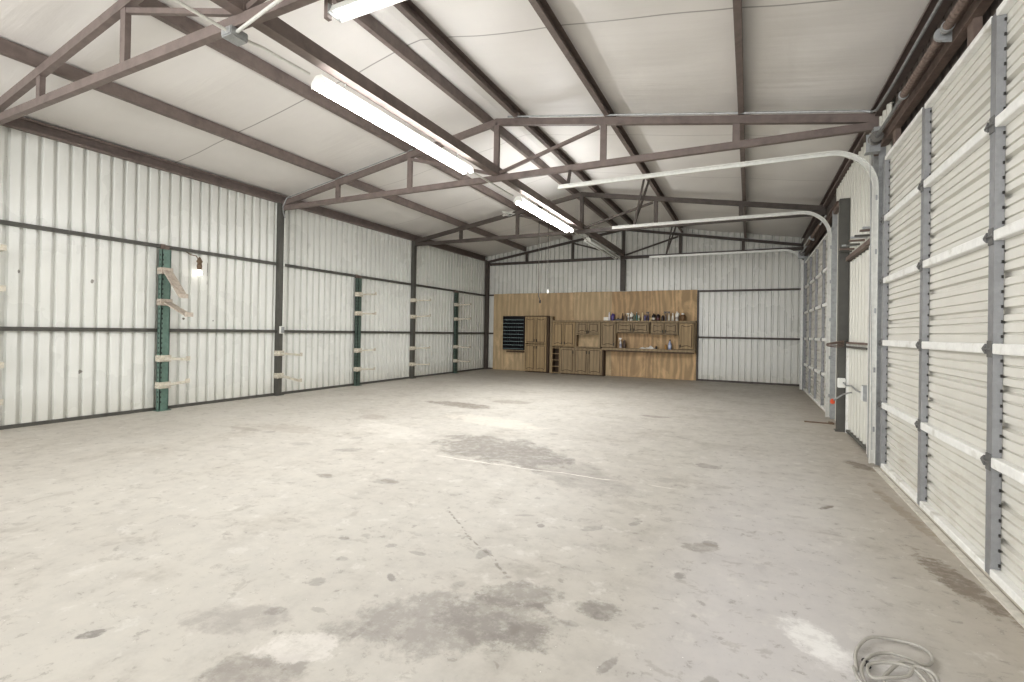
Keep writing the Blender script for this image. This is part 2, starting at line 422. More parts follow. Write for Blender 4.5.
# roof underside
m = MB(); xs = [XL+(XR-XL)*i/120 for i in range(121)]; ys = [YF+(YB-YF)*j/150 for j in range(151)]
purx = [XL, XM-3.2, XM-1.6, XM-.2, XM+.28, XM+1.65, XM+3.3, XR]
def sag(x, y):
    for a, b in zip(purx, purx[1:]):
        if a <= x <= b:
            u = (x-a)/(b-a); break
    else: u = 0
    return -.018*math.sin(pi*u)*(1+.5*math.sin(2.1*y+3*a))-.006*math.sin(7*y+2*x)*math.sin(pi*u)
grid = [[m.bm.verts.new((x, y, roof_z(x)+.012+sag(x, y))) for x in xs] for y in ys]
for j in range(150):
    for i in range(120): m.bm.faces.new((grid[j][i], grid[j][i+1], grid[j+1][i+1], grid[j+1][i]))
m.poly([(XL-.2, roof_z(XL)+.05), (XM, roof_z(XM)+.10), (XR+.2, roof_z(XR)+.05), (XR+.2, roof_z(XR)+.2), (XM, roof_z(XM)+.25), (XL-.2, roof_z(XL)+.2)], 'y', YF, YB+.12)
tag(m.build('ceiling', ROOFM, origin=(0, 0, 0), smooth=False), 'pitched roof lined with white vinyl insulation', 'ceiling', kind='structure')

# base angles
tag(MB().box(XL, XL+.03, YF, YB-.03, 0, .045).build('baseboard_left', COLM), 'dark base angle along the left wall', 'base trim', kind='structure')
tag(MB().box(-1.33, XR-.05, YB-.03, YB, 0, .05).box(XL, -7.88, YB-.03, YB, 0, .05).build('baseboard_back', STEELD), 'dark base angle at the foot of the far wall', 'base trim', kind='structure')

# ------------------------------------------------------------------ frame
# columns on the left wall
def column(y, label):
    c = MB()
    c.box(XL, XL+.10, y-.05, y+.05, .012, 3.56)
    root = thing('steel_column', (XL+.05, y, 0), label, 'column', 'left wall columns')
    c.build('post', COLM, root)
    MB().box(XL, XL+.13, y-.08, y+.08, 0, .012).build('base_plate', COLM, root)
    g = MB().poly([(XL+.0, 3.56), (XL+.12, 3.56), (XL+.12, 3.68), (XL, 3.72)], 'y', y-.052, y+.052).build('cap_plate', COLM, root)
    return root
cols = [column(FR[0], 'steel column at the left edge of the photo carrying pale rack arms'),
column(FR[1], 'dark steel column on the left wall with a conduit and switch box'),
column(FR[2], 'dark steel column on the left wall carrying four pale rack arms')]
r = thing('corner_column', (XL+.06, YB-.07, 0), 'dark steel column in the far left corner', 'column')
MB().box(XL, XL+.12, YB-.13, YB-.002, 0, 3.72).build('post', STEELD, r)
r = thing('gable_column', (XM, YB-.08, 2.59), 'dark steel column rising from the plywood to the roof peak', 'column')
MB().box(XM-.07, XM+.07, YB-.13, YB-.002, 2.59, 3.54).build('post', STEELD, r)

def truss(y, mat, label, th=.06, thick=.095, far=False):
    root = thing('roof_truss', (XM, y, 3.55), label, 'roof truss', 'brown steel roof trusses')
    x0, x1 = XL+.10, XR-.02
    for sgn, xe in ((-1, x0), (1, x1)):
        c = MB().prof([(-th/2, -thick), (th/2, -thick), (th/2, 0), (-th/2, 0)], (xe, y, chord_z(xe)), (XM, y, chord_z(XM)))
        c.build('top_chord', mat, root)
    MB().box(x0, x1, y-th/2, y+th/2, 3.56, 3.645).build('bottom_chord', mat, root)
    for dx in (-3.22, -1.62, 0, 1.64, 3.28):
        w = .04 if dx else .042
        top = chord_z(XM+dx)-thick+ (0.0 if dx else -.0)
        MB().box(XM+dx-w, XM+dx+w, y-th*.4, y+th*.4, 3.645, top).build('web_post', mat, root)
    for s in (-1, 1):
        MB().bar((XM+s*1.58, y, chord_z(XM+1.6)-thick-.03), (XM+s*.06, y, 3.68), .04, .045).build('diagonal_brace', mat, root)
    return root
truss(FR[0], STEEL, 'nearest brown roof truss crossing the top left corner')
t2 = truss(FR[1], STEEL, 'brown roof truss meeting the column with the switch box')
truss(FR[2], STEELD, 'brown roof truss above the column with four rack arms')  # far trusses take the darker colour in place of weaker light
truss(YB-.04, STEELD, 'dark roof truss lying against the far gable wall', .06, .07)
# ridge tie beam under the peak
rb = thing('tie_beam', (XM, 5, 3.56), 'long brown beam along the building centre above the lamps', 'beam')
MB().box(XM-.035, XM+.035, YF, YB-.1, 3.655, 3.78).build('web', STEEL, rb)
MB().box(XM-.055, XM+.055, YF, YB-.1, 3.64, 3.655).build('flange', STEEL, rb)

# purlins (C channels on the chords)
def purlin(x, label, side, h=.145, y0=YF, mat=STEEL):
    s = side
    z0 = chord_z(x)+.003
    w = .062
    P = [(0, 0), (w, 0), (w, .02), (w-.006, .02), (w-.006, .006), (.006, .006), (.006, h-.006), (w, h-.006), (w, h), (0, h)]
    P = [(p[0]*s, p[1]) for p in P]
    root = thing('roof_purlin', (x, 5, z0), label, 'purlin', 'brown steel roof purlins')
    MB().prof(P, (x, YB-.08, z0), (x, y0, z0)).build('channel', mat, root)
    for f in FR[:3]: MB().box(x-.035*s-.02, x-.035*s+.02, f-.02, f+.02, z0, z0+.09).build('cleat', mat, root)
purlin(XM-3.22, 'roof purlin nearest the left eave, the lowest on the left slope', 1)
purlin(XM-1.62, 'roof purlin halfway up the left slope beside the big lamp', 1)
purlin(XM-.18, 'roof purlin just left of the ridge', 1)
purlin(XM+.30, 'roof purlin just right of the ridge', -1)
purlin(XM+1.66, 'roof purlin halfway down the right slope with hangers fixed to it', -1)
purlin(XM+3.30, 'roof purlin above the door tracks, lowest on the right slope', -1)
# eave struts
for (xa, s, lab) in ((XL+.002, 1, 'brown eave channel along the top of the left wall'), (XR-.002, -1, 'brown eave channel above the overhead doors')):
    root = thing('eave_strut', (xa, 5, 3.70), lab, 'eave beam', 'eave channels')
    P = [(0, 0), (.075, 0), (.075, .03), (.068, .03), (.068, .008), (.008, .008), (.008, .152), (.068, .152), (.068, .135), (.075, .135), (.075, .16), (0, .16)]
    MB().prof([(-p[0]*s*-1, p[1]) for p in P] if False else [(p[0]*s, p[1]) for p in P], (xa, YF, 3.70), (xa, YB-.14, 3.70)).build('channel', STEEL, root)

# wall girts
def girt(z, ya, yb, label, mat=COLM):
    root = thing('wall_girt', (XL+.02, (ya+yb)/2, z), label, 'wall girt', 'horizontal girts on the left wall')
    MB().box(XL+.002, XL+.045, ya, yb, z, z+.052).build('channel', mat, root)
    MB().box(XL+.045, XL+.051, ya, yb, z, z+.016).build('lip', mat, root)
ed = [YF]+FR[:3]+[YB-.08]
nm = ['nearest', 'wide open', 'third', 'farthest']
bay = ['nearest left wall bay', 'left wall bay holding the wall bulb', 'left wall bay between the two dark columns', 'left wall bay next to the far corner']
ys_ = [YF]+FR
for i in range(4):
    a = ys_[i]+(.052 if i else 0); b = ys_[i+1]-(.052 if i < 3 else .085)
    girt(2.50, a, b, 'upper dark girt across the '+bay[i]); girt(1.205, a, b, 'lower dark girt across the '+bay[i])
def bgirt(z, xa, xb, label):
    root = thing('wall_girt', ((xa+xb)/2, YB-.02, z), label, 'wall girt', 'horizontal girts on the far wall')
    MB().box(xa, xb, YB-.045, YB-.002, z, z+.052).build('channel', STEELD, root)
bgirt(2.515, -1.28, XR-.04, 'upper black girt on the far wall right of the plywood')
bgirt(1.205, -1.28, XR-.04, 'lower black girt on the far wall right of the plywood')
bgirt(2.515, XL+.125, -7.89, 'short upper girt left of the plywood on the far wall')
bgirt(1.205, XL+.125, -7.89, 'short lower girt left of the plywood on the far wall')
o = MB().box(-1.325, -1.285, YB-.06, YB-.002, 0, 2.57).build('edge_stud', STEELD); tag(o, 'thin dark upright along the right edge of the plywood', 'stud')

# ------------------------------------------------------------------ cantilever rack posts and arms
def rack_post(y, top, mat, label, w=.085):
    root = thing('rack_post', (XL+.09, y, 0), label, 'rack post', 'green rack posts on the left wall')
    m = MB()
    x0, x1 = XL+.055, XL+.145
    m.box(x0, x0+.012, y-w/2, y+w/2, .01, top); m.box(x0, x1, y-w/2, y-w/2+.01, .01, top); m.box(x0+.02, x1, y+w/2-.01, y+w/2, .01, top)
    m.box(x1-.008, x1, y-w/2, y+w/2, .01, top)
    MB().box(x0-.01, x1+.03, y-w/2-.03, y+w/2+.03, 0, .01).build('foot_plate', mat, root)
    mark = len(m.bm.faces); h = m; z = .12
    while z < top-.05:
        h.box(x1-.001, x1+.0015, y-w/2+.012, y-w/2+.026, z, z+.03); h.box(x0+.035, x0+.055, y-w/2-.0015, y-w/2+.001, z, z+.03); z += .075
    m.bm.faces.ensure_lookup_table()
    for f in m.bm.faces[mark:]: f.material_index = 1
    up = m.build('upright', mat, root); up.data.materials.append(DARK)
    MB().box(XL+.002, x0, y-.03, y+.03, 2.50-.02, 2.56) .box(XL+.05, x1+.006, y-.035, y+.035, top-.0, top+.05).build('wall_clip', RUST, root)
    return root
posts = [rack_post(4.37, 2.47, GREEN, 'bright green slotted rack post holding two drooping boards', .13),
rack_post(8.50, 2.47, DKGREEN, 'dark green slotted rack post between the two dark columns', .11),
rack_post(12.67, 2.47, DKGREEN, 'dark green slotted rack post nearest the far corner', .11)]

def arm(root, y, z, dz, L_, mat=ARMW, w=.07, x0=XL+.15, hw=.075, hgt=.035, label=None):
    A = MB().bar((x0+.025, y, z), (x0+L_, y, z+dz), w, hgt).build('rack_arm', mat, root)
    if label: A['label'] = label
    c = MB()     # bracket wrapping the post
    c.box(x0, x0+.025, y-hw-.006, y+hw+.006, z-.05, z+.05)
    c.box(x0-.10, x0, y-hw-.006, y-hw, z-.05, z+.05); c.box(x0-.10, x0, y+hw, y+hw+.006, z-.05, z+.05)
    c.box(x0-.005, x0+.0, y-.11-.02, y-hw-.006, z-.012, z+.012)
    c.build('bracket', mat, A)
    e = Vector((x0+L_, y, z+dz)); MB().box(e.x, e.x+.012, y-w/2, y+w/2, e.z-.02, e.z+.045).build('end_stop', mat, A)
Zs = [2.10, 1.66, .81, .38]
g1, g2, g3 = posts
arm(g1, 4.37, 2.14, -.40, .44, ARMB, .13, hw=.075, hgt=.02, label='wide board drooping steeply')
arm(g1, 4.37, 1.66, -.20, .58, ARMB, .12, hw=.075, hgt=.02, label='sagging board')
arm(g1, 4.37, .80, .01, .58, ARMW, .06)
arm(g1, 4.37, .39, .09, .58, ARMW, .06)
for i in (2, 3): arm(cols[1], FR[1], Zs[i], -.015 if i == 2 else -.07, .56, ARMW, .05, XL+.105, .057)
for y, rt, x0, hw in ((8.5, g2, XL+.15, .062), (FR[2], cols[2], XL+.105, .057), (12.67, g3, XL+.15, .062), (FR[0], cols[0], XL+.105, .057)):
    for i in range(4): arm(rt, y, Zs[i], random.uniform(-.015, .03), (XL+.61 if y > 3 else XL+.72)-x0, ARMW, .05, x0, hw)

# ------------------------------------------------------------------ left wall electrics
cp = MB().tube([(XL+.125, FR[1]+.02, 1.33), (XL+.125, FR[1]+.02, 3.50), (XL+.14, FR[1]+.015, 3.58), (XL+.20, FR[1]-.0, 3.645)] if False else [(XL+.118, FR[1]+.035, 1.33), (XL+.118, FR[1]+.035, 3.42)], .012)
r = thing('electrical_conduit', (XL+.118, FR[1]+.035, 1.2), 'thin grey conduit climbing the column to the truss above', 'conduit')
cp.build('riser', TRACK, r)
pth = [(XL+.118, FR[1]+.035, 3.42), (XL+.125, FR[1]-.01, 3.52), (XL+.16, FR[1]-.048, 3.62), (XL+.26, FR[1]-.05, chord_z(XL+.26)+.01)]
for k in range(1, 8):
    x = XL+.26+k*(2.95/7); pth.append((x, FR[1]-.048, chord_z(x)+.012))
MB().tube(pth, .011).build('rafter_run', GALV, r)
r = thing('switch_box', (XL+.12, FR[1]+.0, 1.19), 'small pale switch box on the dark column at girt height', 'switch box')
MB().box(XL+.102, XL+.15, FR[1]-.035, FR[1]+.045, 1.19, 1.33, .004).build('box', WHITE, r)
MB().box(XL+.15, XL+.156, FR[1]-.03, FR[1]+.04, 1.2, 1.32).box(XL+.156, XL+.166, FR[1], FR[1]+.01, 1.25, 1.27).build('cover_plate', GALV, r)
r = thing('wall_bulb', (XL+.09, 4.90, 2.15), 'glowing bare bulb in a dirty socket hanging from the upper girt', 'light bulb')
MB().tube([(XL+.03, 4.72, 2.50), (XL+.05, 4.78, 2.46), (XL+.07, 4.86, 2.45), (XL+.08, 4.9, 2.36)], .008).build('cord', SOCK, r)
MB().lathe([(.012, .0), (.028, .02), (.034, .07), (.026, .12), (.04, .15), (.022, .19), (.008, .22)], (XL+.09, 4.90, 2.215), 10, 1, 1.2).build('socket', SOCK, r)
MB().lathe([(.004, 0), (.028, .006), (.044, .03), (.046, .05), (.034, .08), (.02, .10)], (XL+.09, 4.90, 2.13), 16).build('bulb', BULB, r, smooth=True)

# ------------------------------------------------------------------ strip lights
def strip_light(y0, y1, z, mat, label, lit, x=XM-.06):
    root = thing('strip_light', (x, (y0+y1)/2, z), label, 'strip light', 'fluorescent strip lights')
    # hooded housing
    P = [(-.030, .012), (.030, .012), (.036, .036), (-.036, .036)]
    MB().prof(P, (x, y0, z+.0), (x, y1, z+.0)).build('reflector', WHITE, root)
    MB().box(x-.035, x+.035, y0+.01, y1-.01, z+.035, z+.074).build('ballast_box', WHITE, root)
    for yy in (y0-.006, y1):
        e = MB().poly([(x-.085, z-.035), (x-.035, z-.035), (x-.03, z), (x+.03, z), (x+.035, z-.035), (x+.085, z-.035), (x+.085, z+.02), (x+.036, z+.078), (x-.036, z+.078), (x-.085, z+.02)], 'y', yy, yy+.006); e.build('end_plate', WHITE, root)
    for s in (-.058, .058):
        MB().tube([(x+s, y0+.02, z-.012), (x+s, y1-.02, z-.012)], .021, 12).build('tube', mat, root, smooth=True)
    for yy in (y0+.3, y1-.3):
        MB().tube([(x, yy, z+.08), (XM-.03, yy, 3.645)], .005, 6).build('hanger', GALV, root)
    if lit:
        ld = bpy.data.lights.new('strip_glow', 'AREA'); ld.shape = 'RECTANGLE'; ld.size = .13; ld.size_y = (y1-y0); ld.energy = lit; ld.color = (1, .995, .99)
        lo = bpy.data.objects.new('strip_glow', ld); COL.objects.link(lo); lo.parent = root; lo.location = (0, 0, -.045)
    return root
strip_light(3.14, 5.72, 3.50, TUBE, 'large lit strip light, nearest of three in a row under the centre beam', 80)
strip_light(7.36, 9.95, 3.50, TUBEB, 'smaller looking lit strip light, second of the row under the centre beam', 80)
strip_light(11.25, 14.2, 3.52, TUBEOFF, 'unlit strip light at the far end of the row', 0)
# crosswise fixture beside the nearest truss
r = thing('strip_light', (-1.4, 2.50, 3.50), 'strip light mounted crosswise at the top edge beside the nearest truss', 'strip light', 'fluorescent strip lights')
x0, x1, yy, z = -2.68, -.20, 2.53, 3.535
MB().prof([(-.062, -.018), (-.066, -.020), (-.045, .01), (-.03, .05), (.03, .05), (.045, .01), (.066, -.020), (.062, -.018), (.038, .008), (-.038, .008)], (x0, yy, z), (x1, yy, z)).build('reflector', WHITE, r)
MB().box(x0-.006, x0, yy-.06, yy+.06, z-.02, z+.05).build('end_plate', GALV, r)
MB().box(x0-.04, x0-.006, yy-.06, yy-.02, z-.05, z+.10).build('mount_bracket', STEEL, r)
MB().tube([(x0+.02, yy, z-.012), (x1-.02, yy, z-.012)], .018, 12).build('tube', TUBEC, r, smooth=True)
MB().bar((-2.2, yy, z+.05), (-2.2, FR[0]+.03, 3.60), .03, .01).build('hanger', GALV, r)

# junction box and its conduits
r = thing('junction_box', (XM-.1, FR[0]+.02, 3.50), 'grey junction box under the nearest truss where conduits meet', 'junction box')
MB().box(XM-.17, XM-.05, FR[0]-.06, FR[0]+.08, 3.495, 3.560, .006).build('box', GALV, r)
MB().box(XM-.165, XM-.055, FR[0]-.055, FR[0]+.075, 3.489, 3.495).build('cover_plate', GALV, r)
tag(MB().tube([(XM-.10, FR[0]+.08, 3.53), (XM-.09, 2.6, 3.545), (XM-.08, 3.055, 3.55)], .013).build('electrical_conduit', TRACK), 'thin conduit from the junction box to the large lit lamp', 'conduit')
tag(MB().tube([(XM-.11, FR[0]-.06, 3.53), (XM-.11, -2.5, 3.53)], .013).build('electrical_conduit', TRACK), 'thin conduit running from the junction box towards the viewer', 'conduit')
tag(MB().tube([(XM-.05, FR[0]-.01, 3.53), (XM+.38, FR[0]-.09, 3.53), (XM+1.6, FR[0]-.30, 3.53)], .013).build('electrical_conduit', TRACK), 'thin pale conduit slanting from the junction box towards the top edge', 'conduit')
tag(MB().tube([(XM-.08, 5.83, 3.54), (XM-.08, 7.19, 3.54)], .013).build('electrical_conduit', TRACK), 'thin conduit linking the first and second lamps of the row', 'conduit')
tag(MB().tube([(XM-.08, 10.01, 3.54), (XM-.08, 11.24, 3.54)], .013).build('electrical_conduit', TRACK), 'thin conduit linking the second and third lamps of the row', 'conduit')
# conduit on top of the truss over the doors
pth = [(x, FR[1]-.045, chord_z(x)+.018) for x in [XM+.2+(4.35)*k/12 for k in range(13)]]
pth += [(1.16, FR[1]-.06, chord_z(1.16)), (1.17, FR[1]-.25, 3.68), (1.165, 5.6, 3.64), (1.165, 1.2, 3.64)]
tag(MB().tube(pth, .014).build('electrical_conduit', GALV), 'pale conduit lying along the truss top and turning above the near door', 'conduit')

# hanging cords near the far truss
r = thing('pull_cord', (-4.24, 10.54, 2.24), 'thin hanging cord ending in a small white bulb before the plywood', 'cord', 'hanging cords')
MB().tube([(-4.25, 10.54, 4.34), (-4.235, 10.54, 3.2), (-4.225, 10.54, 2.30)], .008, 6).build('cord', CORD, r)
MB().lathe([(.008, 0), (.026, .02), (.03, .045), (.016, .08), (.012, .10)], (-4.225, 10.54, 2.20), 10).build('bulb', WHITE, r, smooth=True)
r = thing('pull_cord', (-4.45, 10.54, 2.0), 'longer hanging cord with a dark end left of the white bulb', 'cord', 'hanging cords')
MB().tube([(-4.48, 10.54, 4.30), (-4.465, 10.54, 3.0), (-4.46, 10.54, 2.15), (-4.42, 10.54, 2.05)], .010, 6).build('cord', CORD, r)
MB().lathe([(.006, 0), (.02, .01), (.022, .06), (.008, .08)], (-4.42, 10.54, 1.98), 8).build('end_plug', BLACKP, r)
m = MB()
for k in range(5):
    ph = random.uniform(0, 6)
    m.tube([(-5.30+.13*math.cos(a*pi/6+ph)*(1+.1*k), 10.52+.01*k, chord_z(-5.3)-.04+.05*math.sin(a*pi/6)+.012*k) for a in range(12)], .007, 6, True)
tag(m.build('wire_bundle', TRACK), 'small bundle of pale wire looped on the far truss', 'wire')
m = MB()
for k in range(3): m.tube([(-4.3+.10*math.cos(a*pi/6)*(1+.1*k), 10.52, chord_z(-4.3)-.02+.03*math.sin(a*pi/6)+.012*k) for a in range(12)], .006, 6, True)
tag(m.build('wire_bundle', CORD), 'grey wire loop tied to the truss above the hanging cords', 'wire')

# ------------------------------------------------------------------ overhead doors
def overhead_door(idx, y0, y1, stiles, label, phys_label):
    root = thing('door_%d' % idx, (XR-.06, (y0+y1)/2, 0), label, 'overhead door', None, 'structure')
    XI = XR-.052                     # inner face of the sheets
    sec = .61
    for k in range(5):
        z0 = .03+k*sec; z1 = z0+sec-.006
        # horizontal ribs: two deep grooves and fine pin lines in each section
        prof = [(0, z0)]
        def groove(zc, w, d): prof.extend([(0, zc-w/2), (d, zc-w/2+d*.35), (d, zc+w/2-d*.35), (0, zc+w/2)])
        for zc, w, d in ((.085, .014, .012), (.145, .014, .012), (.205, .042, .026), (.27, .014, .012), (.335, .014, .012), (.40, .042, .026), (.465, .014, .012), (.525, .014, .012)):
            groove(z0+zc, w, d)
        prof.append((0, z1))
        m = MB(); prev = None
        for d, z in prof:
            A = m.bm.verts.new((XI+d, y0, z)); B = m.bm.verts.new((XI+d, y1, z))
            if prev: m.bm.faces.new((prev[0], prev[1], B, A))
            prev = (A, B)
        m.box(XI+.030, XI+.036, y0, y1, z0, z1)
        m.build('panel', DOORM, root)
    for k in range(6):
        z = .03+k*sec
        zz = (z-.026, z+.030) if 0 < k < 5 else ((.03, .075) if k == 0 else (3.045, 3.085))
        ss = sorted(stiles)
        for a, b in zip(ss, ss[1:]):
            m = MB(); x = XI-.002
            m.prof([(0, zz[0]), (.028, zz[0]+.004), (.034, zz[0]+.02), (.034, zz[1]-.012), (.026, zz[1]), (0, zz[1])][::-1], (x, b-.035, 0), (x, a+.035, 0)) if False else m.poly([(x, zz[0]), (x-.040, zz[0]), (x-.044, zz[0]+.006), (x-.044, zz[1]-.006), (x-.040, zz[1]), (x, zz[1])], 'y', a+.036, b-.036)
            m.build('strut', STRUT, root)
    for s in stiles:
        m = MB(); x = XI-.002
        w = .034
        for k in range(5):
            z0 = .035+k*sec; z1 = z0+sec-.012
            m.box(x-.040, x-.034, s-w, s+w, z0, z1)
            m.box(x-.034, x, s-w, s-w+.005, z0, z1); m.box(x-.034, x, s+w-.005, s+w, z0, z1)
        m.build('stile', STILE, root)
        r_ = MB()  # dark dots stand in for the serrated shadow beside each stile
        for k in range(5):
            for q in range(7):
                z = .09+k*sec+q*.08
                r_.box(x-.010, x-.002, s-w-.007, s-w-.001, z, z+.016)
        r_.build('shadow_dots', DARK, root)
        for k in range(1, 5):
            z = .03+k*sec
            h = MB()
            h.poly([(s+w+.0, z-.028), (s+w+.0, z+.028), (s+w+.036, z+.007), (s+w+.036, z-.007)], 'x', x-.052, x-.044)
            h.box(x-.046, x-.041, s-w*.8, s+w*.8, z-.045, z+.045)
            h.tube([(x-.05, s-w, z), (x-.05, s+w+.03, z)], .006, 8)
            h.build('hinge', simple('hinge_steel', (112, 112, 110), .5, .3), root)
    m = MB().box(XI-.035, XI+.02, y0, y1, .006, .03)
    m.build('bottom_seal', simple('pale_rubber_seal', (198, 192, 180), .6), root)
    return root
overhead_door(1, D1[0], D1[1], [1.10, 2.34, 3.51, 4.70, 5.90], 'near white overhead door of ribbed sections filling the right side', '')
overhead_door(2, D2[0], D2[1], [9.27, 10.31, 11.35, 12.39, 13.42], 'far white overhead door of ribbed sections near the back wall', '')
# sill strip in front of the near door
tag(MB().box(XR-.14, XR-.095, D1[0], D1[1]+.02, 0, .012).build('trim_2', simple('pale_sill', (206, 202, 192), .5)), 'pale metal sill strip on the floor before the near door', 'sill', kind='structure')

def door_track(y, z, xend, label, r_=.40):
    xv = 1.135
    root = thing('door_track', (xv, y, 0), label, 'door track', 'curved overhead door tracks')
    path = [(xv, y, .03), (xv, y, z-r_)]+[(xv-r_+r_*math.cos(a), y, z-r_+r_*math.sin(a)) for a in [pi/2*k/14 for k in range(1, 15)]]+[(xend, y, z)]
    # C profile swept along the path in the plane y = const
    C = [(-.027, .018), (.027, .018), (.027, -.018), (.018, -.018), (.018, -.014), (.022, -.014), (.022, .013), (-.022, .013), (-.022, -.014), (-.018, -.014), (-.018, -.018), (-.027, -.018)]
    m = MB(); rings = []
    P = [Vector(p) for p in path]
    for i, p in enumerate(P):
        d = (P[min(i+1, len(P)-1)]-P[max(i-1, 0)]).normalized()
        nrm = Vector((d.z, 0, -d.x))      # towards the wall / roof
        rings.append([m.bm.verts.new(p+nrm*a*.95+Vector((0, b, 0))) for a, b in C])
    for A, B in zip(rings, rings[1:]):
        for k in range(len(C)): m.bm.faces.new((A[k], A[(k+1) % len(C)], B[(k+1) % len(C)], B[k]))
    m.bm.faces.new(rings[0][::-1]); m.bm.faces.new(rings[-1])
    m.build('rail', TRACK, root)
    return root
door_track(6.03, 3.225, -2.30, 'near curved track sweeping up beside the near overhead door')
door_track(9.14, 3.315, -2.37, 'middle curved track at the near edge of the far overhead door')
door_track(13.53, 3.40, -2.47, 'farthest curved track close to the back wall')
# wall angles carrying the tracks
for (ya, s, lab) in ((6.06, 1, 'galvanised angle fixed to the wall beside the near door'), (9.12, -1, 'galvanised angle beside the far door'), (13.58, 1, 'galvanised angle between the far door and the back wall')):
    r = thing('track_bracket', (XR-.03, ya, 0), lab, 'track bracket', 'galvanised track angles')
    m = MB().box(1.165, XR-.003, ya-.004, ya+.004, .01, 3.30).box(XR-.012, XR-.003, ya-.0, ya+.07, .01, 3.30)
    m.build('angle', GALV, r)
    for z in (.35, .95, 1.55, 2.15, 2.7):
        MB().box(1.14, 1.17, ya-.03, ya-.004, z, z+.05).box(1.165, 1.185, ya-.012, ya+.0, z+.015, z+.035).build('clip', GALV, r)
# drop hangers
def strap(p, q, label, p2=None, w=.03):
    r = thing('track_hanger', q, label, 'track hanger', 'straps holding up the door tracks')
    MB().bar(p, q, w, .035, (1, 0, 0)).build('strap', STEELD, r)
    if p2: MB().bar(p2, q, w, .035, (1, 0, 0)).build('strap', STEELD, r)
strap((-2.27, 6.42, 3.56), (-2.17, 6.06, 3.25), 'short hanger at the end of the near door track')
strap((-1.78, 9.14, 4.20), (-1.95, 9.14, 3.345), 'forked strap hanging from the purlin to the middle track', (-1.72, 9.3, 4.19))
strap((-1.78, 13.53, 4.20), (-2.03, 13.53, 3.43), 'forked strap hanging from the purlin to the farthest track', (-1.84, 13.3, 4.2))

# header beam over the near door, jamb post, torsion shaft
def header(y0, y1, label):
    r = thing('door_header', (1.2, (y0+y1)/2, 3.2), label, 'header beam', 'brown header beams above the overhead doors')
    MB().box(1.175, 1.235, y0, y1, 3.24, 3.33).build('beam', RUST, r)
    MB().box(1.150, 1.175, y0, y1, 3.315, 3.33).build('flange', RUST, r)
header(-1.0, 6.35, 'rusty brown header beam above the near overhead door')
header(8.6, 14.3, 'brown header beam above the far overhead door')
for yy, lab in ((3.88, 'short brown upright above the near door at the shaft bracket'), (5.62, 'short brown upright above the near door by its far edge')):
    r = thing('header_post', (1.23, yy, 3.09), lab, 'header post', 'short uprights over the near door')
    MB().box(1.195, 1.235, yy-.05, yy+.05, 3.09, 3.24).build('post', RUST, r)
def torsion(y0, y1, brk, label):
    X, Z = 1.10, 3.27
    r = thing('torsion_shaft', (X, (y0+y1)/2, Z), label, 'torsion shaft', 'torsion spring shafts')
    MB().tube([(X, y0, Z), (X, y1, Z)], .014, 10).build('shaft', GALV, r, smooth=True)
    for a, b in ((brk+.05, brk+.88), (brk-1.3, brk-.05)):
        pts = []; n = int((b-a)/.020)
        rr = [(.030 if k % 2 else .026) for k in range(n+1)]
        MB().tube([(X, a+(b-a)*k/n, Z) for k in range(n+1)], rr, 12).build('spring', RUST, r)
        MB().tube([(X, b-.01, Z), (X, b+.015, Z), (X, b+.06, Z)] if b > brk else [(X, b-.05, Z), (X, b-.02, Z), (X, b, Z)], [.036, .034, .022], 12).build('winding_cone', GALV, r)
    m = MB(); m.tube([(X, brk-.012, Z), (X, brk+.012, Z)], .045, 14); m.poly([(X, Z-.05), (X+.048, Z-.06), (X+.048, Z+.05), (X, Z+.04)], 'y', brk-.004, brk+.004)
    m.build('bearing_bracket', GALV, r)
    m = MB(); m.tube([(X, y1-.10, Z), (X, y1-.09, Z), (X, y1-.02, Z), (X, y1-.01, Z)], [.055, .046, .046, .06], 18)
    m.build('cable_drum', simple('drum_metal', (120, 118, 114), .4, .5), r)
    m = MB(); m.box(X-.07, 1.148, y1+.0, y1+.006, Z-.11, Z+.06); m.box(X-.07, X+.048, y1-.0, y1+.10, Z-.116, Z-.110)
    m.build('end_plate', GALV, r)
    MB().tube([(X-.05, y1-.06, Z), (X-.02, y1-.06, 1.5), (X+.0, y1-.05, .2)] , .003, 6).build('lift_cable', GALV, r)
torsion(1.0, 5.90, 4.02, 'torsion spring shaft running above the near overhead door')
torsion(9.3, 13.3, 11.3, 'torsion spring shaft running above the far overhead door')

# ------------------------------------------------------------------ the bay between the doors
m = ribbed(6.66, 7.98, .05, 2.33, 1.255, 'y', -1, phase=.02, depth=.03, period=.19); m.box(1.266, 1.27, 6.66, 7.98, .05, 2.33)
r = thing('door_3', (1.23, 7.3, 0), 'tall white ribbed sheet door between the two overhead doors', 'door', None, 'structure')
m.build('door_sheet', PANC, r)
m = MB().box(1.20, 1.26, 6.60, 6.655, 0, 2.33).build('frame_post', STRUT, r)
m = MB().box(1.20, 1.232, 7.93, 7.985, 0, 1.22).build('frame_post', STRUT, r)
m = MB().box(1.19, 1.232, 6.66, 7.93, 1.16, 1.185).build('cross_rail', COLM, r)
MB().box(1.19, 1.232, 6.66, 7.93, 1.215, 1.24).build('cross_rail', RUST, r)
MB().box(1.20, 1.232, 6.66, 7.93, .02, .05).build('bottom_rail', COLM, r)
r = thing('door_column', (1.19, 8.1, 0), 'wide dark steel column between the ribbed sheet door and the far overhead door', 'column')
MB().box(1.112, 1.228, 8.02, 8.14, .012, 3.22).build('post', COLM, r)
MB().box(1.09, 1.23, 8.0, 8.16, 0, .012).build('base_plate', COLM, r)
r = thing('jamb_column', (1.24, 6.40, 0), 'steel jamb column beside the near overhead door', 'column')
MB().box(1.175, 1.232, 6.34, 6.47, 0, 3.555).build('post', GALV, r)
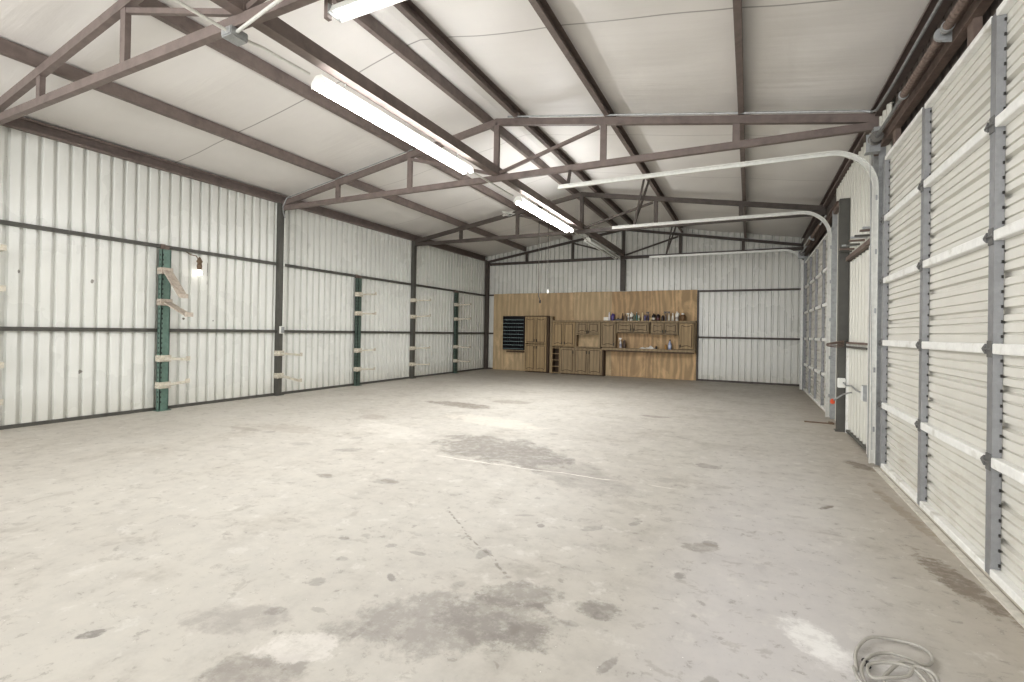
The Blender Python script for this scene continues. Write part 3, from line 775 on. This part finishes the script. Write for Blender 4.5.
o = MB().box(1.185, 1.236, 6.52, 8.33, 2.345, 2.40); tag(o.build('door_lintel', RUST), 'short rusty lintel over the white ribbed sheet door', 'lintel')
for i in range(9):
    yy = 6.28+.20*i; x0_ = 1.075+.012*math.sin(i*1.7); zz = 2.46+.012*math.sin(i*2.3)
    lab = ['first', 'second', 'third', 'fourth', 'fifth', 'sixth', 'seventh', 'eighth', 'ninth'][i]+' thin rod from the near end, sticking out above the rusty lintel'
    tag(MB().box(x0_, 1.237, yy, yy+.03, zz, zz+.022).build('steel_rod', [GALV, RUST, COLM][i % 3]), lab, 'rod', 'rods sticking out above the lintel')
# electrics by the ribbed door
r = thing('outlet_box', (1.15, 7.99, .60), 'pale electrical box on the dark column', 'electrical box')
MB().box(1.105, 1.195, 7.955, 8.015, .61, .74, .006).build('box', STRUT, r); MB().box(1.112, 1.188, 7.95, 7.955, .617, .733).build('cover_plate', WHITE, r)
r = thing('outlet_box', (1.19, 6.72, .56), 'grey electrical box on the ribbed sheet door frame', 'electrical box')
MB().box(1.165, 1.232, 6.665, 6.76, .58, .76, .006).build('box', GALV, r); MB().box(1.159, 1.165, 6.672, 6.753, .588, .752).build('cover_plate', STRUT, r)
tag(MB().tube([(1.17, 7.95, .68), (1.16, 7.7, .665), (1.17, 7.4, .69), (1.18, 7.1, .66), (1.19, 6.77, .66)], .010, 8).build('electrical_conduit', GALV), 'sagging grey cable linking the two electrical boxes', 'conduit')
r = thing('latch_lever', (1.05, 7.75, .42), 'grey lever with an orange tip beside the dark column', 'lever')
MB().tube([(1.18, 7.45, .60), (1.12, 7.6, .56), (1.03, 7.72, .46)], .010, 8).build('rod', GALV, r)
MB().lathe([(.008, 0), (.026, .01), (.028, .05), (.012, .07)], (1.02, 7.74, .405), 10).build('tip', simple('orange_red_plastic', (208, 92, 58), .5), r)
m = MB()
for k in range(4): m.tube([(1.06+.10*math.cos(a*pi/9+.4*k), 7.90+.06*math.sin(a*pi/9+.4*k)-.01*k, 1.19+.014*k+.022*math.sin(a*pi/9+k)) for a in range(18)], .006, 6, True)
tag(m.build('wire_coil', RUST), 'rusty wire coil hung on the dark column at rail height', 'wire')
tag(MB().box(1.10, 1.16, 8.6, 8.75, 0, .02).box(.78, 1.10, 8.62, 8.68, 0, .012).build('floor_strip', simple('brown_scrap', (116, 98, 82), .8)), 'small brown scrap of wood on the floor by the middle track', 'scrap')

# ------------------------------------------------------------------ far wall: plywood, cabinets
PF = 14.68
edges = [-7.87, -7.43, -6.21, -4.99, -3.77, -2.55, -1.33]
labs = ['narrow plywood strip at the left end of the plywood', 'plain plywood sheet behind the black slotted organizer', 'plywood sheet above the tall cabinet and its divider', 'plywood sheet above the lower three door cabinet', 'wavy grained plywood sheet with the first half of the bottles', 'boldly grained plywood sheet at the right end by the dark upright']
pm = [PLY[0], PLY[0], PLY[1], PLY[0], PLY[2], PLY[3]]
for i in range(6):
    o = MB().box(edges[i]+.002, edges[i+1]-.002, PF, PF+.018, .005, 2.575+.006*(i % 2)).build('plywood_sheet', pm[i]); tag(o, labs[i], 'plywood', 'plywood sheets on the far wall')
YFc = 14.42
def cab_door(root, x0, x1, z0, z1, mat, arch='both', hx=None, hz=None, y=YFc):
    d = MB(); d.box(x0+.006, x1-.006, y-.02, y, z0+.006, z1-.006, .003)
    D = d.build('door', mat, root)
    # raised panel with a curved edge
    a, b, c, e = x0+.055, x1-.055, z0+.055, z1-.055
    n = 10; rise = min(.045, (e-c)*.18); pts = []
    for k in range(n+1):
        u = k/n; pts.append((a+(b-a)*u, c+(rise*math.sin(pi*u) if arch in ('both', 'bottom') else 0)*(1 if arch != 'oval' else -1)))
    for k in range(n+1):
        u = 1-k/n; pts.append((a+(b-a)*u, e-(rise*math.sin(pi*u) if arch in ('both', 'top') else 0)))
    MB().poly(pts, 'y', y-.028, y-.0195).build('raised_panel', CABL if mat is CABL else CABW, D)
    g = MB(); ring = pts+[pts[0]]
    g.tube([(p[0], y-.022, p[1]) for p in pts], .010, 6, True); g.build('moulding', CABD, D)
    if hx is not None:
        h = MB(); h.box(hx-.010, hx+.010, y-.045, y-.03, hz-.045, hz+.045, .003); h.box(hx-.007, hx+.007, y-.032, y-.019, hz-.04, hz-.028); h.box(hx-.007, hx+.007, y-.032, y-.019, hz+.028, hz+.04)
        h.build('handle', DARK, D)
def carcass(root, x0, x1, z0, z1, mat=CABW, y0=YFc, y1=PF, t=.018, shelves=(), front=True, back=True):
    m = MB(); m.box(x0, x0+t, y0, y1, z0, z1); m.box(x1-t, x1, y0, y1, z0, z1)
    m.box(x0+t, x1-t, y0, y1, z0, z0+t); m.box(x0+t, x1-t, y0, y1, z1-t, z1)
    if back: m.box(x0+t, x1-t, y1-.008, y1, z0+t, z1-t)
    m.build('carcass', mat, root)
    for s in shelves: MB().box(x0+t, x1-t, y0+.005, y1-.008, s, s+.016).build('shelf', mat, root)
r = thing('tall_cabinet', (-6.18, 14.55, 0), 'tall brown four door cabinet right of the black organizer', 'cabinet')
carcass(r, -6.56, -5.80, .04, 1.80, CABL); MB().box(-6.54, -5.82, YFc+.03, PF, 0, .04).build('toe_kick', CABD, r)
for a, b, hx in ((-6.56, -6.18, -6.22), (-6.18, -5.80, -6.14)):
    cab_door(r, a, b, .93, 1.79, CABL, 'top', hx, 1.03); cab_door(r, a, b, .05, .91, CABL, 'bottom', hx, .81)
MB().box(-6.57, -5.79, YFc-.03, PF, 1.80, 1.825).build('top_board', CABD, r)
r = thing('divider_panel', (-5.68, 14.55, 0), 'narrow dark upright board right of the tall cabinet', 'divider panel')
MB().box(-5.775, -5.72, YFc-.02, PF, 0, 1.81).build('board', CABD, r); MB().box(-5.70, -5.62, YFc+.03, PF, 0, 1.81).build('board', CABW, r)
r = thing('upper_cabinet', (-5.23, 14.55, .86), 'light two door wall cabinet left of the row, above the open cubbies', 'cabinet', 'brown wall cabinets')
carcass(r, -5.60, -4.86, .86, 1.64, CABL)
cab_door(r, -5.59, -5.23, .88, 1.62, CABL, 'bottom', -5.27, .97); cab_door(r, -5.23, -4.87, .88, 1.62, CABL, 'bottom', -5.19, .97)
r = thing('cubby_shelf', (-5.47, 14.55, 0), 'narrow open cubby unit with dark shelves beside the three door cabinet', 'shelf unit')
carcass(r, -5.61, -5.345, .03, .84, CABD, shelves=(.22, .42, .62))
m = MB().box(-5.61, -5.59, YFc-.012, YFc, 0, .84).box(-5.365, -5.345, YFc-.012, YFc, 0, .84)
for z in (.03, .22, .42, .62, .80): m.box(-5.59, -5.365, YFc-.012, YFc, z, z+.022)
m.build('face_frame', CABL, r)
r = thing('base_cabinet', (-4.66, 14.55, 0), 'low brown cabinet with three doors standing on the floor', 'cabinet')
carcass(r, -5.34, -3.985, .03, .83, CABW)
for a, b, hx in ((-5.33, -4.86, -4.90), (-4.86, -4.425, -4.46), (-4.425, -3.99, -4.38)): cab_door(r, a, b, .04, .82, CABW, 'bottom', hx, .70)
MB().box(-5.32, -4.0, YFc+.03, PF, 0, .03).build('toe_kick', CABD, r)
r = thing('upper_cabinet', (-4.44, 14.55, .85), 'wall cabinet with two small doors over an empty opening', 'cabinet', 'brown wall cabinets')
carcass(r, -4.84, -4.045, .85, 1.64, CABW, back=False, shelves=(1.25,))
m = MB().box(-4.84, -4.80, YFc-.012, YFc, .85, 1.64).box(-4.085, -4.045, YFc-.012, YFc, .85, 1.64).box(-4.80, -4.085, YFc-.012, YFc, .85, .88).box(-4.80, -4.085, YFc-.012, YFc, 1.24, 1.275).build('face_frame', CABW, r)
cab_door(r, -4.80, -4.445, 1.28, 1.62, CABW, 'bottom', -4.47, 1.33); cab_door(r, -4.44, -4.085, 1.28, 1.62, CABW, 'bottom', -4.41, 1.33)
r = thing('upper_cabinet', (-3.81, 14.55, .86), 'single door wall cabinet left of the shelf opening', 'cabinet', 'brown wall cabinets')
carcass(r, -4.03, -3.58, .88, 1.64, CABW); cab_door(r, -4.02, -3.59, .89, 1.62, CABW, 'both', -3.63, .97)
for (x0, x1, z0, lab) in ((-3.56, -2.60, 1.31, 'shallow wall cabinet with two small doors above the white spray bottle'), (-2.56, -1.80, 1.28, 'shallow wall cabinet with two small doors above the rag and blue bottle')):
    r = thing('upper_cabinet', ((x0+x1)/2, 14.55, z0), lab, 'cabinet', 'brown wall cabinets')
    carcass(r, x0, x1, z0, 1.64, CABW); c = (x0+x1)/2
    cab_door(r, x0+.02, c-.005, z0+.03, 1.62, CABW, 'both', c-.04, z0+.10); cab_door(r, c+.005, x1-.02, z0+.03, 1.62, CABW, 'both', c+.04, z0+.10)
r = thing('upper_cabinet', (-1.58, 14.55, .88), 'single door wall cabinet at the right end of the row', 'cabinet', 'brown wall cabinets')
carcass(r, -1.785, -1.345, .88, 1.64, CABW); cab_door(r, -1.77, -1.38, .89, 1.62, CABL, 'both', -1.74, .97)
r = thing('top_shelf', (-3.5, 14.53, 1.64), 'long brown shelf board over the cabinets carrying the bottles', 'shelf')
MB().box(-5.62, -1.335, YFc-.04, PF, 1.642, 1.688, .004).build('board', CABW, r)
r = thing('work_shelf', (-2.66, 14.53, .80), 'long narrow brown counter under the opening, holding rag and bottles', 'shelf')
MB().box(-3.98, -1.345, YFc-.06, PF, .80, .868, .005).build('board', CABW, r)
MB().box(-3.98, -3.94, YFc-.0, PF, 0, .80).build('side_leg', CABD, r)
MB().box(-3.9, -1.36, YFc-.05, YFc-.02, .765, .80).build('apron', CABD, r)
# black organizer with pale shelf lips
r = thing('parts_organizer', (-7.05, 14.6, .70), 'black slotted parts organizer with nine pale shelf lips', 'organizer')
m = MB(); m.box(-7.44, -7.425, 14.56, PF, .70, 1.82); m.box(-6.675, -6.66, 14.56, PF, .70, 1.82); m.box(-7.425, -6.675, 14.56, PF, 1.80, 1.82); m.box(-7.425, -6.675, 14.56, PF, .70, .715); m.box(-7.425, -6.675, PF-.01, PF, .715, 1.80)
m.build('case', BLACKP, r)
for k in range(9):
    z = .735+k*.119
    MB().box(-7.425, -6.675, 14.55, PF-.01, z, z+.010).box(-7.425, -6.675, 14.545, 14.552, z-.004, z+.020).build('shelf', simple('pale_blue_grey_plastic', (120, 136, 136), .5), r)
    if k < 8:
        d = MB()
        for q in range(1, 9): d.box(-7.425+.0833*q-.003, -7.425+.0833*q+.003, 14.57, PF-.012, z+.012, z+.118)
        d.box(-7.425, -6.675, PF-.016, PF-.0101, z+.012, z+.118); d.build('divider_row', BLACKP, r)
MB().box(-7.30, -6.665, 14.56, PF, .62, .665).build('bottom_lip', CABD, r)

# ------------------------------------------------------------------ bottles
ZT = 1.689
def mcol(c): return simple('plastic_%d_%d_%d' % c, c, .35, 0, .05, 30)
def bottle(kind, x, h, col, label, z=ZT, y=None, cap=(230, 230, 226), w=.035, lab=None, group='bottles on the long shelf over the cabinets', cat='bottle'):
    y = y if y is not None else 14.50+random.uniform(-.02, .03)
    names = dict(spray='spray_bottle', jug='plastic_jug', can='aerosol_can', bottle='bottle', box='small_box', tray='tray', jar='jar')
    r = thing(names[kind], (x, y, z), label, cat, group)
    m = MB(); body = mcol(col); capm = mcol(cap)
    if kind == 'spray':
        m.lathe([(w*.9, 0), (w, .01), (w, h*.45), (w*.8, h*.58), (w*.35, h*.70), (w*.33, h*.80)], (x, y, z), 14, 1, .75).build('body', body, r, smooth=True)
        n = MB(); n.box(x-.014, x+.014, y-.014, y+.014, z+h*.80, z+h*.93, .003); n.box(x-.055, x+.03, y-.012, y+.012, z+h*.90, z+h, .004); n.bar((x-.03, y, z+h*.9), (x-.045, y, z+h*.72), .012, .01, (0, 1, 0)); n.build('trigger', capm, r)
    elif kind == 'jug':
        m.lathe([(w*1.35, 0), (w*1.45, .012), (w*1.45, h*.62), (w*1.1, h*.78), (w*.5, h*.86), (w*.45, h*.90)], (x, y, z), 4 if False else 16, 1, .7).build('body', body, r, smooth=True)
        MB().lathe([(w*.5, 0), (w*.5, h*.09), (w*.4, h*.10)], (x, y, z+h*.90), 12).build('cap', capm, r)
        MB().tube([(x+w*1.2, y, z+h*.55), (x+w*1.75, y, z+h*.66), (x+w*1.5, y, z+h*.82), (x+w*.5, y, z+h*.86)], .010, 8).build('handle', body, r)
    elif kind == 'can':
        m.lathe([(w*.95, 0), (w, .006), (w, h*.80), (w*.7, h*.86)], (x, y, z), 16).build('body', body, r, smooth=True)
        MB().lathe([(w*.72, 0), (w*.72, h*.12), (w*.6, h*.14)], (x, y, z+h*.86), 14).build('cap', capm, r)
    elif kind == 'bottle':
        m.lathe([(w*.9, 0), (w, .008), (w, h*.55), (w*.45, h*.74), (w*.38, h*.88)], (x, y, z), 16).build('body', body, r, smooth=True)
        MB().lathe([(w*.45, 0), (w*.45, h*.10), (w*.35, h*.12)], (x, y, z+h*.88), 12).build('cap', capm, r)
    elif kind == 'jar':
        m.lathe([(w*1.3, 0), (w*1.4, .01), (w*1.4, h*.6), (w*1.2, h*.8)], (x, y, z), 16).build('body', body, r, smooth=True)
        MB().lathe([(w*.9, 0), (w*.9, h*.17), (w*.7, h*.2)], (x, y, z+h*.8), 14).build('lid', capm, r)
    elif kind == 'box':
        m.box(x-w, x+w, y-.04, y+.04, z, z+h*.85, .003).build('body', body, r); MB().box(x-w-.003, x+w+.003, y-.043, y+.043, z+h*.85, z+h, .003).build('lid', capm, r)
    elif kind == 'tray':
        m.box(x-w, x+w, y-.05, y+.05, z, z+.012).box(x-w, x-w+.008, y-.05, y+.05, z+.012, z+h*.8).box(x+w-.008, x+w, y-.05, y+.05, z+.012, z+h*.8).box(x-w+.008, x+w-.008, y-.05, y-.042, z+.012, z+h*.6).box(x-w+.008, x+w-.008, y+.042, y+.05, z+.012, z+h*.6).build('body', body, r)
        MB().lathe([(.03, 0), (.035, .02), (.01, h*.9)], (x-.02, y, z+.012), 10).build('contents', capm, r)
    if lab:
        if kind in ('can', 'spray', 'bottle', 'jar', 'jug'):
            k_ = {'jug': 1.46, 'jar': 1.41}.get(kind, 1.01); sy = {'jug': .7, 'spray': .75}.get(kind, 1)
            MB().lathe([(w*k_, h*.14), (w*k_+.001, h*.15), (w*k_+.001, h*.42), (w*k_, h*.43)], (x, y, z), 16, 1, sy).build('paper_label', mcol(lab), r, smooth=True)
    return r
W = (226, 224, 216); K = (38, 34, 34); CR = (222, 206, 170)
bottle('box', -3.894, .10, W, 'low white box at the left end of the bottle row', w=.07, cat='box')
bottle('can', -3.798, .255, (226, 222, 228), 'tall white can beside the purple jug', cap=W, w=.026)
bottle('jug', -3.700, .22, (86, 72, 130), 'wide purple jug near the left end of the bottle row', cap=(96, 84, 150), w=.036)
bottle('tray', -3.515, .08, K, 'low black tray right of the purple jug', w=.10, cap=(60, 56, 56), cat='tray')
bottle('bottle', -3.400, .22, (74, 56, 46), 'slim dark brown bottle right of the black tray', cap=K, w=.026)
bottle('bottle', -3.314, .22, (134, 116, 98), 'dull tan bottle between slim brown bottle and white sprayer', cap=(150, 140, 126), w=.034)
bottle('spray', -3.231, .225, W, 'white spray bottle left of the large white jug', w=.028, lab=(150, 148, 146))
bottle('jug', -3.140, .255, (232, 230, 222), 'large white jug, leftmost white jug of the row', w=.030, lab=(110, 104, 96))
bottle('can', -3.053, .18, (118, 130, 112), 'short greyish green can right of the large white jug', cap=(90, 96, 88), w=.03)
bottle('bottle', -2.984, .255, (88, 128, 124), 'tall teal bottle with white cap', w=.026)
bottle('can', -2.922, .165, (214, 218, 206), 'short whitish can right of the teal bottle', cap=W, w=.026, lab=(150, 170, 120))
bottle('can', -2.816, .24, CR, 'tall thin cream tube standing alone', cap=CR, w=.022)
bottle('jug', -2.748, .18, (98, 92, 124), 'low greyish purple jug beside the dark blue sprayer', cap=(70, 66, 96), w=.024)
bottle('spray', -2.652, .255, (44, 42, 84), 'dark blue spray bottle left of the black jugs', cap=K, w=.024)
bottle('can', -2.575, .10, (222, 206, 160), 'tiny cream canister left of the black jugs', cap=CR, w=.018)
bottle('jug', -2.500, .21, K, 'black jug with a pale label, left of two black jugs', cap=K, w=.036, lab=(206, 200, 190))
bottle('jug', -2.372, .195, (44, 28, 34), 'black jug with a dull red label, right of two black jugs', cap=K, w=.036, lab=(108, 66, 66))
bottle('jar', -2.241, .155, (60, 52, 50), 'short dark jar right of the black jugs', cap=K, w=.028)
bottle('spray', -2.151, .265, (112, 104, 100), 'grey spray bottle with a black trigger', cap=K, w=.026)
bottle('spray', -2.062, .265, (214, 208, 196), 'white spray bottle with a black trigger head', cap=K, w=.028)
bottle('bottle', -1.963, .225, (236, 232, 220), 'white bottle just left of the rightmost white jug', w=.032)
bottle('jug', -1.848, .265, (234, 232, 224), 'large white jug near the right end of the bottle row', w=.032, lab=(160, 154, 146))
bottle('jar', -1.690, .22, (124, 96, 66), 'brown jar with white lid at the right end of the bottle row', w=.046)
G2_ = 'things on the narrow counter'
bottle('spray', -3.452, .30, (222, 220, 216), 'white spray bottle on the counter by the cabinet side', z=.869, w=.036, lab=(150, 150, 160), group=G2_)
bottle('can', -3.335, .24, (88, 74, 64), 'dark brown can beside the white spray bottle on the counter', z=.869, cap=(110, 100, 90), w=.045, group=G2_, cap_=None) if False else bottle('can', -3.335, .24, (88, 74, 64), 'dark brown can beside the white spray bottle on the counter', z=.869, cap=(110, 100, 90), w=.045, group=G2_)
bottle('bottle', -2.03, .28, (160, 170, 196), 'pale blue bottle with dark cap on the counter', z=.869, cap=(60, 60, 72), w=.05, group=G2_, lab=(196, 204, 222))
bottle('can', -2.145, .15, (176, 132, 70), 'small amber canister beside the pale blue bottle', z=.869, cap=(140, 110, 70), w=.028, group=G2_)
# crumpled white rag
m = MB(); nx, ny = 30, 8; gv = []
for j in range(ny+1):
    row = []
    for i in range(nx+1):
        u, v = i/nx, j/ny; e = (math.sin(pi*u)**.5)*(math.sin(pi*v)**.6)
        z = .869+.002+e*(.055+.03*math.sin(9*u+2*v)+.018*math.sin(23*u+7*v))*(.6+.6*u)
        row.append(m.bm.verts.new((-2.88+.44*u+.01*math.sin(9*v), 14.40+.17*v+.012*math.sin(14*u), max(.870, z))))
    gv.append(row)
for j in range(ny):
    for i in range(nx): m.bm.faces.new((gv[j][i], gv[j][i+1], gv[j+1][i+1], gv[j+1][i]))
m.bm.faces.new([gv[0][i] for i in range(nx+1)][::-1]+[gv[j][0] for j in range(1, ny+1)]+[gv[ny][i] for i in range(1, nx+1)]+[gv[j][nx] for j in range(ny-1, 0, -1)]) if False else None
tag(m.build('cloth_rag', simple('white_cloth', (238, 236, 230), .9), smooth=True), 'crumpled white rag lying on the narrow counter', 'rag')
tag(MB().lathe([(.02, 0), (.026, .01), (.026, .06), (.012, .085)], (-2.40, 14.44, .869), 12).build('small_canister', mcol((70, 66, 66))), 'tiny dark canister at the right end of the white rag', 'canister')

# ------------------------------------------------------------------ cable coil on the floor
def smooth_path(P, n=6):
    out = []
    for i in range(len(P)-1):
        p0 = P[max(i-1, 0)]; p1 = P[i]; p2 = P[i+1]; p3 = P[min(i+2, len(P)-1)]
        for k in range(n):
            t = k/n
            out.append(tuple(.5*((2*b)+(-a+c)*t+(2*a-5*b+4*c-d)*t*t+(-a+3*b-3*c+d)*t**3) for a, b, c, d in zip(p0, p1, p2, p3)))
    out.append(P[-1]); return out
R_ = [(.395, 2.302), (.411, 2.422), (.475, 2.549), (.562, 2.602), (.645, 2.593), (.68, 2.541), (.673, 2.491), (.637, 2.446), (.581, 2.463), (.517, 2.47), (.455, 2.404), (.406, 2.289), (.42, 2.19), (.50, 2.15), (.60, 2.2), (.64, 2.30), (.63, 2.40), (.57, 2.42), (.50, 2.33), (.47, 2.24), (.55, 2.2), (.61, 2.28), (.59, 2.38), (.52, 2.38), (.44, 2.34), (.43, 2.25), (.49, 2.27), (.56, 2.33), (.60, 2.40), (.65, 2.36), (.62, 2.24), (.54, 2.12), (.45, 2.12), (.39, 2.2), (.38, 2.28)]
P3 = [(x, y, .008+.004*(i % 3)+.0005*i) for i, (x, y) in enumerate(R_)]
r = thing('cable_coil', (.53, 2.35, 0), 'tangled grey cable lying coiled on the floor in front', 'cable')
MB().tube(smooth_path(P3), .0065, 8).build('cable', simple('pale_grey_cable', (168, 165, 158), .6), r, smooth=True)
MB().tube([(.43, 2.375, .012), (.435, 2.35, .014), (.44, 2.335, .012)], [.010, .013, .008], 8).build('plug', BLACKP, r)

# ------------------------------------------------------------------ lights, world, camera
def area(name, loc, rot, sx, sy, e, col=(1, 1, 1)):
    ld = bpy.data.lights.new(name, 'AREA'); ld.shape = 'RECTANGLE'; ld.size = sx; ld.size_y = sy; ld.energy = e; ld.color = col
    o = bpy.data.objects.new(name, ld); COL.objects.link(o); o.location = loc; o.rotation_euler = rot
    return o
# fill added for inferred daylight behind the camera, tilted up to wash the ceiling
area('open_end_fill', (-3.4, YF+.1, 1.9), (pi/2+.35, 0, 0), 9.0, 3.4, 520, (.99, .99, 1))
w = bpy.data.worlds.new('world'); scene.world = w; w.use_nodes = True
bg = w.node_tree.nodes['Background']; bg.inputs[0].default_value = (.98, .99, 1, 1); bg.inputs[1].default_value = 1.2

cam = bpy.data.cameras.new('camera'); co = bpy.data.objects.new('camera', cam); COL.objects.link(co); scene.camera = co
cam.sensor_width = 36; cam.lens = 485.8153/1024*36; cam.shift_y = -(341-329.1313)/1024; cam.clip_start = .05
yaw, pitch, roll = .4537, .0053, -.0170
def c2w(d):
    c, s = math.cos(pitch), math.sin(pitch); d = (d[0], c*d[1]-s*d[2], s*d[1]+c*d[2])
    c, s = math.cos(yaw), math.sin(yaw); return Vector((c*d[0]-s*d[1], s*d[0]+c*d[1], d[2]))
cr, sr = math.cos(roll), math.sin(roll)
X_ = c2w((cr, 0, -sr)); U_ = c2w((sr, 0, cr)); F_ = c2w((0, 1, 0))
M = Matrix((X_, U_, -F_)).transposed().to_4x4(); M.translation = Vector((0, 0, 1.3)); co.matrix_world = M
scene.view_settings.view_transform = 'Standard'; scene.view_settings.look = 'Medium High Contrast'; scene.view_settings.exposure = .04
